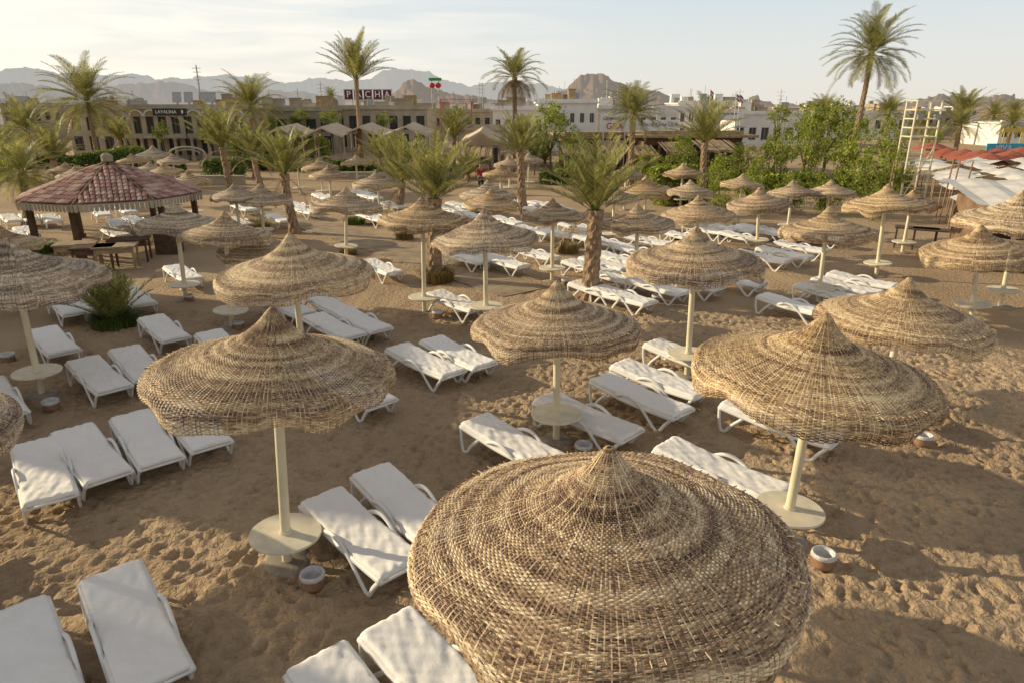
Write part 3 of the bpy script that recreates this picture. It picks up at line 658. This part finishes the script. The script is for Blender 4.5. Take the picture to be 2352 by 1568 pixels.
# tiled pavilion
cx,cy,R0=-14.6,25.4,3.1
e=obj('beach_pavilion',None,(cx,cy,0),(0,0,.12),label='open beach bar pavilion with terracotta tiled polygonal roof',cat='pavilion')
ns_=8; ze,za=1.85,3.0; b=MB(); bv=MB(); bd=MB()
for k in range(ns_):
    a0=2*math.pi*k/ns_; a1=2*math.pi*(k+1)/ns_
    A=Vector((R0*math.cos(a0),R0*math.sin(a0),ze)); B=Vector((R0*math.cos(a1),R0*math.sin(a1),ze)); T=Vector((0,0,za))
    bd.add([A-Vector((0,0,.03)),B-Vector((0,0,.03)),T-Vector((0,0,.05))],[(0,1,2)])
    nc=14; edge=(B-A).normalized(); nrm=edge.cross(T-A).normalized(); nrm=nrm if nrm.z>0 else -nrm
    Mid=(A+B)/2; slope=(T-Mid); sl=slope.length; sd=slope.normalized(); el=(B-A).length
    for c in range(nc):
        xoff=(c+.5)/nc*el-el/2; top=1-abs(xoff)/(el/2); nt_=int(top*sl*.93/.26)
        for t_ in range(nt_):
            p=Mid+edge*xoff+sd*(t_*.26); q=p+sd*.29; w=el/nc*.46
            vs=[]
            for (pp,lift) in((p,.045),(q,.02)):
                for g_ in range(5):
                    an=math.pi*g_/4; vs.append(pp+edge*(-w*math.cos(an))+nrm*(w*.55*math.sin(an)+lift))
            b.add(vs,[(g_,g_+1,g_+6,g_+5) for g_ in range(4)]+[(4,3,2,1,0)])
    b.tube([A+Vector((0,0,.03)),T],.035,6,1)
    for t_ in range(16):
        p=A+(B-A)*(t_/16); q=A+(B-A)*((t_+.86)/16); bv.add([p,q,q-Vector((0,0,.22)),(p+q)/2-Vector((0,0,.27)),p-Vector((0,0,.22))],[(0,1,2,3,4)])
obj('roof',b.mesh('roof',[M['tile'],M['clay']]),parent=e); obj('roof_deck',bd.mesh('roof_deck',[M['ltwood']]),parent=e)
obj('valance',bv.mesh('valance',[M['cream']]),parent=e)
bv=MB(); bv.lathe([(.2,za+.0),(.2,za+.2),(.1,za+.28),(0,za+.28)],10); obj('finial',bv.mesh('finial',[M['tan']]),parent=e)
for k in range(6):
    a=2*math.pi*(k+.4)/6; b=MB(); b.box(-.09,.09,-.09,.09,0,ze+.1); b.box(-.13,.13,-.13,.13,0,.15); obj('post',b.mesh('post',[M['wood']]),(2.65*math.cos(a),2.65*math.sin(a),0),parent=e)
b=MB(); b.box(2.0,2.75,-2.3,-1.7,0,1.0); b.box(1.95,2.8,-2.35,-1.65,1.003,1.05); obj('cabinet',b.mesh('cabinet',[M['wood']]),parent=e)
for k,(u,v) in enumerate([(185,612),(225,620),(275,618),(305,600)]):
    x,y=gp(u,v); b=MB(); b.box(-.6,.6,-.4,.4,.72,.77)
    for sx in(-.55,.49):
        for sy in(-.35,.29): b.box(sx,sx+.06,sy,sy+.06,0,.718)
    b.box(-.485,.485,-.33,-.30,.55,.70)
    obj('wooden_table',b.mesh('wooden_table',[M['wood'] if k%2 else M['ltwood']]),(x,y,0),(0,0,.3),label='weathered wooden table beside the beach bar',cat='table',group='wooden tables by the bar')
def path(pts,w,name,label):
    b=MB(); rr=random.Random(2)
    P=[Vector((*p,0)) for p in pts]
    for i in range(len(P)-1):
        d=(P[i+1]-P[i]); L_=d.length; d.normalize(); s=Vector((-d.y,d.x,0)); n=int(L_/.16)
        for k in range(n):
            c=P[i]+d*(k*L_/n); o=rr.uniform(-.03,.03); hz=.02+rr.uniform(-.003,.004)
            vs=[c-s*(w/2+o),c+s*(w/2-o),c+s*(w/2-o)+d*.148,c-s*(w/2+o)+d*.148]
            vs=[(v.x,v.y,.0) for v in vs]+[(v.x,v.y,hz) for v in vs]
            b.add(vs,[(4,5,6,7),(0,1,5,4),(1,2,6,5),(2,3,7,6),(3,0,4,7)])
    obj(name,b.mesh(name,[M['plank']]),label=label,cat='boardwalk',kind='structure')
path([gp(610,482),gp(860,560),gp(1210,672)],1.7,'boardwalk','weathered plank boardwalk laid over the sand')
for u0,u1,v,h in[(390,560,425,.5),(720,1060,412,.4),(200,400,420,.4)]:
    x0,y=gp(u0,v); x1=gp(u1,v)[0]; b=MB(); b.box(x0,x1,y,y+.4,0,h); b.box(x0-.05,x1+.05,y-.05,y+.45,h+.003,h+.08)
    obj('low_wall',b.mesh('low_wall',[M['cream']]),label='low cream stone terrace wall at the beach edge',cat='wall',group='low terrace walls')
x,_,_z=dp(430,350,56); e=obj('garden_arch',None,(x,56,0),label='white garden arch gate with lattice railings',cat='gate')
b=MB(); b.box(-1.5,-1.3,-.1,.1,0,1.3); b.box(1.3,1.5,-.1,.1,0,1.3); b.tube([(1.4*math.cos(a),0,1.3+.5*math.sin(a)) for a in [math.pi*j/14 for j in range(15)]],.08,6)
b.tube([(.95*math.cos(a),0,1.3+.3*math.sin(a)) for a in [math.pi*j/14 for j in range(15)]],.05,6)
obj('arch',b.mesh('arch',[M['cream']]),parent=e)
b=MB()
for k in range(12): b.tube([(-4+k*.22,0,0),(-4+k*.22,0,1)],.03,4); b.tube([(1.6+k*.22,0,0),(1.6+k*.22,0,1)],.03,4)
b.box(-4.05,-1.5,-.04,.04,1.003,1.07); b.box(1.55,4.1,-.04,.04,1.003,1.07); obj('railing',b.mesh('railing',[M['cream']]),parent=e)
Y=38; x=dp(2112,300,Y)[0]; zt=dp(2112,232,Y)[2]
e=obj('steel_tower',None,(x,Y,0),label='tall pale steel frame tower with ladder rungs and floodlights',cat='tower'); b=MB()
for dx in(-.65,.65):
    for dy in(-.5,.5): b.tube([(dx,dy,0),(dx,dy,zt)],.06,6)
for zz in np.linspace(zt,zt-1.8,5):
    b.tube([(-.65,-.5,zz),(.65,-.5,zz)],.035,5); b.tube([(-.65,.5,zz),(.65,.5,zz)],.035,5); b.tube([(-.65,-.5,zz),(-.65,.5,zz)],.035,5); b.tube([(.65,-.5,zz),(.65,.5,zz)],.035,5)
for k in range(9): b.tube([(-.65,-.5,k*.35),(.65,-.5,k*.35)],.025,5)
b.box(-.6,.6,-.45,.45,zt-1.84,zt-1.80)
b.tube([(-.65,-.5,0),(.65,-.5,2.8)],.03,5); obj('frame',b.mesh('frame',[M['pole']]),parent=e)
for dx in(-.45,.45):
    b=MB(); b.box(-.16,.16,-.1,.1,-.12,.12); obj('floodlight',b.mesh('floodlight',[M['metal']]),(dx,-.62,zt-.8),(-.5,0,0),parent=e)
def shade(w,d,seed):
    n=10; R=np.random.RandomState(seed); V=[];Q=[]
    for i in range(n+1):
        for j in range(n+1):
            a,c=i/n,j/n; V.append((w*(a-.5),d*(c-.5),.28*(1-abs(2*a-1))-.15*math.sin(math.pi*c)*abs(math.cos(math.pi*a*2))+R.uniform(-.03,.03)))
    for i in range(n):
        for j in range(n): Q.append((i*(n+1)+j,(i+1)*(n+1)+j,(i+1)*(n+1)+j+1,i*(n+1)+j+1))
    return npmesh('sheet',np.array(V),np.array(Q),[M['tarp']])
SH=[shade(2.5,2.0,s) for s in(1,2,3)]
b=MB(); b.tube([(0,0,0),(0,0,1)],.04,6); SP=b.mesh('post',[M['ltwood']])
for r_ in range(8):
    for c_ in range(7):
        Y=27.5+r_*2.4+rr.uniform(-.2,.2); X_=19.2+c_*2.8+(r_*1.05)+rr.uniform(-.2,.2); 
        if X_>Y*.88 or rr.random()<.07: continue
        h=1.55+rr.uniform(-.18,.18)
        e=obj('shade_canopy',None,(X_,Y,0),(0,0,rr.uniform(-.2,.2)),label='white tarpaulin shade canopy on wooden posts over beach seats',cat='canopy',group='white tarpaulin shade canopies')
        obj('sheet',SH[(r_+c_)%3],(0,0,h),parent=e)
        for px,py in((-1.15,-.85),(1.15,-.85),(-1.15,.85),(1.15,.85)): obj('post',SP,(px,py,0),sc=(.8,.8,h),parent=e)
b=MB(); b.lathe([(0,0),(.4,-.12),(1.0,-.32),(1.5,-.5),(1.49,-.62)],8); RC=b.mesh('canopy',[M['red']])
for u,v,Y in[(2175,352,48),(2215,350,47),(2250,358,46),(2290,352,48),(2320,360,45),(2345,350,49),(2270,362,43),(2140,340,56)]:
    x,_,zt=dp(u,v,Y); zt=max(2.2,zt); e=obj('parasol',None,(x,Y,0),label='dark red cloth parasol over terrace seating',cat='parasol',group='red parasols'); obj('canopy',RC,(0,0,zt),parent=e); obj('pole',SP,sc=(1,1,zt),parent=e)
e=obj('beach_hut',None,(16.2,21.8,0),(0,0,-.25),label='dark timber beach hut with pale sheet roof and open counter',cat='hut')
b=MB(); b.box(-1.5,4,1.2,1.3,0,2.1); b.box(-1.5,-1.4,-1.2,1.2,0,2.1); b.box(3.9,4,-1.2,1.2,0,2.1); b.box(-1.4,3.9,-1.2,-1.1,0,.95); b.box(-1.4,3.9,-1.2,-1.1,1.8,2.1); obj('wall',b.mesh('wall',[M['brown']]),parent=e)
b=MB(); n=16
for i in range(n):
    x0=-2+6.5*i/n;x1=-2+6.5*(i+1)/n; z_=lambda x:.04*math.sin(x*5)
    b.add([(x0,-1.9,2.12+z_(x0)),(x1,-1.9,2.12+z_(x1)),(x1,1.6,2.55+z_(x1)),(x0,1.6,2.55+z_(x0))],[(0,1,2,3)])
obj('roof',b.mesh('roof',[M['tarp']],True),parent=e)
b=MB(); b.box(-1.5,3.9,-1.55,-1.21,.953,1.02); obj('counter',b.mesh('counter',[M['ltwood']]),parent=e)
for u,v in[(2098,570),(2140,575)]:
    x,y=gp(u,v); b=MB(); b.box(-.7,.7,-.3,.3,.7,.75)
    for sx in(-.65,.6):
        for sy in(-.25,.2): b.box(sx,sx+.05,sy,sy+.05,0,.698)
    obj('wooden_table',b.mesh('wooden_table',[M['wood']]),(x,y,0),(0,0,-.5),label='dark wooden bench table on the sand',cat='table',group='dark tables by the hut')
for u in(2185,2200,2230,2050):
    x,_,zt=dp(u,370,30); b=MB(); b.tube([(0,0,0),(.1,0,zt)],.035,6); obj('wooden_post',b.mesh('wooden_post',[M['clay']]),(x,30,0),label='slim brown wooden post standing in the sand',cat='post',group='wooden posts')
x,y=gp(690,950); b=MB(); b.box(-.2,.2,-.12,.12,0,.1); b.box(-.19,-.02,-.06,.06,.101,.13); b.box(.02,.19,-.06,.06,.101,.13); obj('concrete_block',b.mesh('concrete_block',[M['concrete']]),(x,y,0),(0,0,.2),label='small grey concrete block lying on sand',cat='concrete block')
# ---------------------------------------------------------------- person by the terrace
def skinfig(name,verts,edges,radii,m):
    me=bpy.data.meshes.new(name); me.from_pydata(verts,edges,[]); o=bpy.data.objects.new(name,me); COL.objects.link(o)
    md=o.modifiers.new('s','SKIN'); 
    for i,r in enumerate(radii): me.skin_vertices[0].data[i].radius=r if isinstance(r,tuple) else (r,r); me.skin_vertices[0].data[i].use_root=(i==0)
    o.modifiers.new('b','SUBSURF').levels=2
    bpy.context.view_layer.update(); m2=bpy.data.meshes.new_from_object(o.evaluated_get(bpy.context.evaluated_depsgraph_get())); bpy.data.objects.remove(o)
    m2.materials.clear(); m2.materials.append(m); m2.name=name; return m2
x,_,_z=dp(1104,395,41)
e=obj('person',None,(x,41,0),(0,0,.4),label='person in red shirt and dark trousers standing by the terrace',cat='person')
V=[(0,0,.93),(0,0,1.15),(0,0,1.40),(0,0,1.50),(0,-.01,1.60),(0,0,1.70),(.19,0,1.40),(.24,.03,1.12),(.25,-.08,.88),(-.19,0,1.40),(-.24,.03,1.12),(-.22,-.12,.90),(.09,0,.88),(.10,-.02,.48),(.11,.02,.07),(.11,-.14,.03),(-.09,0,.88),(-.11,-.03,.48),(-.12,.03,.07),(-.12,-.13,.03),(.25,-.12,.80),(-.22,-.17,.83)]
E=[(0,1),(1,2),(2,3),(3,4),(4,5),(2,6),(6,7),(7,8),(2,9),(9,10),(10,11),(0,12),(12,13),(13,14),(14,15),(0,16),(16,17),(17,18),(18,19),(8,20),(11,21)]
RD=[(.14,.10),(.13,.095),(.15,.10),.055,(.08,.095),.07,.055,.045,.032,.055,.045,.032,.085,.06,.042,.035,.085,.06,.042,.035,.028,.028]
obj('body',skinfig('body',V,E,RD,M['skin']),parent=e)
obj('shirt',skinfig('shirt',[(0,0,.95),(0,0,1.15),(0,0,1.39),(.19,0,1.39),(.225,.02,1.2),(-.19,0,1.39),(-.225,.02,1.2)],[(0,1),(1,2),(2,3),(3,4),(2,5),(5,6)],[(.165,.125),(.155,.12),(.165,.12),.08,.07,.08,.07],M['shirt']),parent=e)
obj('trousers',skinfig('trousers',[(0,0,.92),(.09,0,.86),(.10,-.02,.48),(.11,.02,.12),(-.09,0,.86),(-.11,-.03,.48),(-.12,.03,.12)],[(0,1),(1,2),(2,3),(0,4),(4,5),(5,6)],[(.16,.12),.105,.08,.065,.105,.08,.065],M['trouser']),parent=e)
obj('hair',skinfig('hair',[(0,.02,1.68),(0,.03,1.74)],[(0,1)],[(.09,.10),(.07,.08)],M['hair']),parent=e)
# ---------------------------------------------------------------- unseen blocks added to shade the beach
def add_shade_block(x0,x1,y0,y1,h):
    e=obj('shade_block',None,(x0,y0,0),label='unseen cream block added to shade the beach',cat='building'); b=MB(); b.box(0,x1-x0,0,y1-y0,0,h); b.box(-.1,x1-x0+.1,-.1,y1-y0+.1,h+.002,h+.2); obj('wall',b.mesh('wall',[M['cream']]),parent=e)
add_shade_block(-22,-20,-14,10.5,7.3); add_shade_block(-22,-20,13.1,16.2,7.1); add_shade_block(-23.5,-21.5,16.9,22,7.3)  # out of view; heights and gap shaped to shade sand, leaving a lit strip
# ---------------------------------------------------------------- mountains
def ridge(pts,Y,m,depth,seed,rough=4):
    us=np.arange(pts[0][0],pts[-1][0]+1,2.5); vs=np.interp(us,[p[0] for p in pts],[p[1] for p in pts])
    nz=sum(vnoise(us+2000,us*0+seed,s,seed+k)*a for k,(s,a) in enumerate(((40,rough*2.2),(17,rough*1.8),(8,rough*1.2),(4,rough*.7))))
    vs=np.minimum(vs+nz,246); rows=20; V=[]
    for j in range(rows):
        f=j/(rows-1)
        rid=1-abs(2*vnoise(us+2000,us*0+f*60.,22,seed+9))
        rid2=1-abs(2*vnoise(us+2000,us*0+f*90.,9,seed+19))
        for i,(u,v) in enumerate(zip(us,vs)):
            x,_,z0=dp(u,v,Y); zz=(z0)*(1-f)**1.25
            zz*=1-(.32*rid[i]+.14*rid2[i])*math.sin(math.pi*min(1,f*1.2)) if 0<j<rows-1 else 1
            V.append((x*(1-f*depth/Y),Y-f*depth+ rid[i]*depth*.06,zz-(5 if j==rows-1 else 0)))
    n=len(us); Q=[(j*n+i,(j+1)*n+i,(j+1)*n+i+1,j*n+i+1) for j in range(rows-1) for i in range(n-1)]
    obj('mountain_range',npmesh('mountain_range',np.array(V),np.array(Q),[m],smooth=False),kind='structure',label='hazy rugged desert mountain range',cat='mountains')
ridge([(-300,200),(-100,170),(0,158),(45,148),(90,162),(150,172),(230,172),(290,168),(340,178),(420,182),(490,170),(540,172),(600,182),(660,192),(720,176),(800,185),(850,180),(880,162),(935,160),(985,160),(1010,182),(1080,200),(1150,188),(1240,190),(1290,205),(1400,228),(1600,238)],9000,hazy_rockmat('far_hazy_rock',(.14,.12,.11),(.53,.52,.49),.84),2500,3,3)
ridge([(-300,215),(0,190),(100,200),(200,205),(330,190),(400,185),(470,205),(560,215),(620,205),(700,215),(800,225),(900,222),(1000,236)],7000,hazy_rockmat('mid_hazy_rock',(.16,.13,.11),(.44,.42,.39),.74),2000,8,4)
ridge([(860,240),(900,215),(925,190),(945,180),(965,188),(990,205),(1040,215),(1100,222),(1180,236),(1260,225),(1300,205),(1330,178),(1365,166),(1400,178),(1430,190),(1480,205),(1520,215),(1600,232),(1700,228),(1740,222),(1780,240),(1850,240),(1900,226),(1950,240),(2080,238),(2130,222),(2170,215),(2210,225),(2290,222),(2320,215),(2400,232),(2500,240)],4500,hazy_rockmat('near_hazy_brown_rock',(.22,.155,.105),(.38,.34,.30),.52),1300,15,4)
# ---------------------------------------------------------------- light
sd=Vector((-.95,.31,0)).normalized(); el=math.radians(19)
sund=Vector((sd.x*math.cos(el),sd.y*math.cos(el),math.sin(el)))
l=bpy.data.lights.new('sun','SUN'); l.energy=5.0; l.angle=math.radians(.55); l.color=(1,.83,.55)
lo=bpy.data.objects.new('sun',l); COL.objects.link(lo); lo.rotation_euler=(-sund).to_track_quat('-Z','Y').to_euler(); lo.location=(-20,10,30)
w=bpy.data.worlds.new('World'); S.world=w; w.use_nodes=True; nt=w.node_tree; bg=nt.nodes['Background']; L=nt.links
sk=N(nt,'ShaderNodeTexSky'); sk.sky_type='NISHITA'; sk.sun_disc=False; sk.sun_elevation=el; sk.sun_rotation=math.atan2(sd.x,sd.y)%(2*math.pi)
sk.air_density=1.0; sk.dust_density=3.0; sk.ozone_density=1.0
tc=N(nt,'ShaderNodeTexCoord'); sx=N(nt,'ShaderNodeSeparateXYZ'); L.new(tc.outputs['Generated'],sx.inputs[0])
# high thin haze layer: bright at the horizon, dimmer aloft
hr=ramp(nt,[(0,(7.0,6.6,5.9)),(.05,(6.4,6.4,6.1)),(.16,(4.9,5.6,6.1)),(.45,(2.9,2.8,2.7))]); L.new(sx.outputs[2],hr.inputs['Fac'])
mx0=N(nt,'ShaderNodeMix',data_type='RGBA'); mx0.inputs[0].default_value=.8; L.new(sk.outputs[0],mx0.inputs[6]); L.new(hr.outputs['Color'],mx0.inputs[7])
mp=N(nt,'ShaderNodeMapping'); mp.inputs['Scale'].default_value=(2.5,4.0,26); mp.inputs['Rotation'].default_value=(0,.12,.3)
L.new(tc.outputs['Generated'],mp.inputs[0]); n=N(nt,'ShaderNodeTexNoise'); n.inputs['Scale'].default_value=2.2; n.inputs['Detail'].default_value=10; n.inputs['Distortion'].default_value=.4; L.new(mp.outputs[0],n.inputs['Vector'])
r=ramp(nt,[(.36,(.15,.15,.15)),(.68,(.95,.95,.95))]); L.new(n.outputs['Fac'],r.inputs['Fac'])
lf=N(nt,'ShaderNodeMapRange'); lf.inputs[1].default_value=.15; lf.inputs[2].default_value=-.45; L.new(sx.outputs[0],lf.inputs[0])
cm=N(nt,'ShaderNodeMath',operation='MULTIPLY'); L.new(r.outputs['Color'],cm.inputs[0]); L.new(lf.outputs[0],cm.inputs[1])
# cloud veil thins out well above the horizon
zf=N(nt,'ShaderNodeMapRange'); zf.inputs[1].default_value=.45; zf.inputs[2].default_value=.12; L.new(sx.outputs[2],zf.inputs[0])
cm2=N(nt,'ShaderNodeMath',operation='MULTIPLY'); L.new(cm.outputs[0],cm2.inputs[0]); L.new(zf.outputs[0],cm2.inputs[1])
mx=N(nt,'ShaderNodeMix',data_type='RGBA'); L.new(cm2.outputs[0],mx.inputs[0]); L.new(mx0.outputs[2],mx.inputs[6]); mx.inputs[7].default_value=(7.9,7.3,6.3,1)
L.new(mx.outputs[2],bg.inputs[0]); bg.inputs[1].default_value=.145
# ---------------------------------------------------------------- camera
c=bpy.data.cameras.new('camera'); c.lens=24; c.sensor_width=36; c.clip_end=40000; co=bpy.data.objects.new('camera',c); COL.objects.link(co)
co.location=(0,0,H); co.rotation_euler=(math.pi/2-TH,0,0); S.camera=co
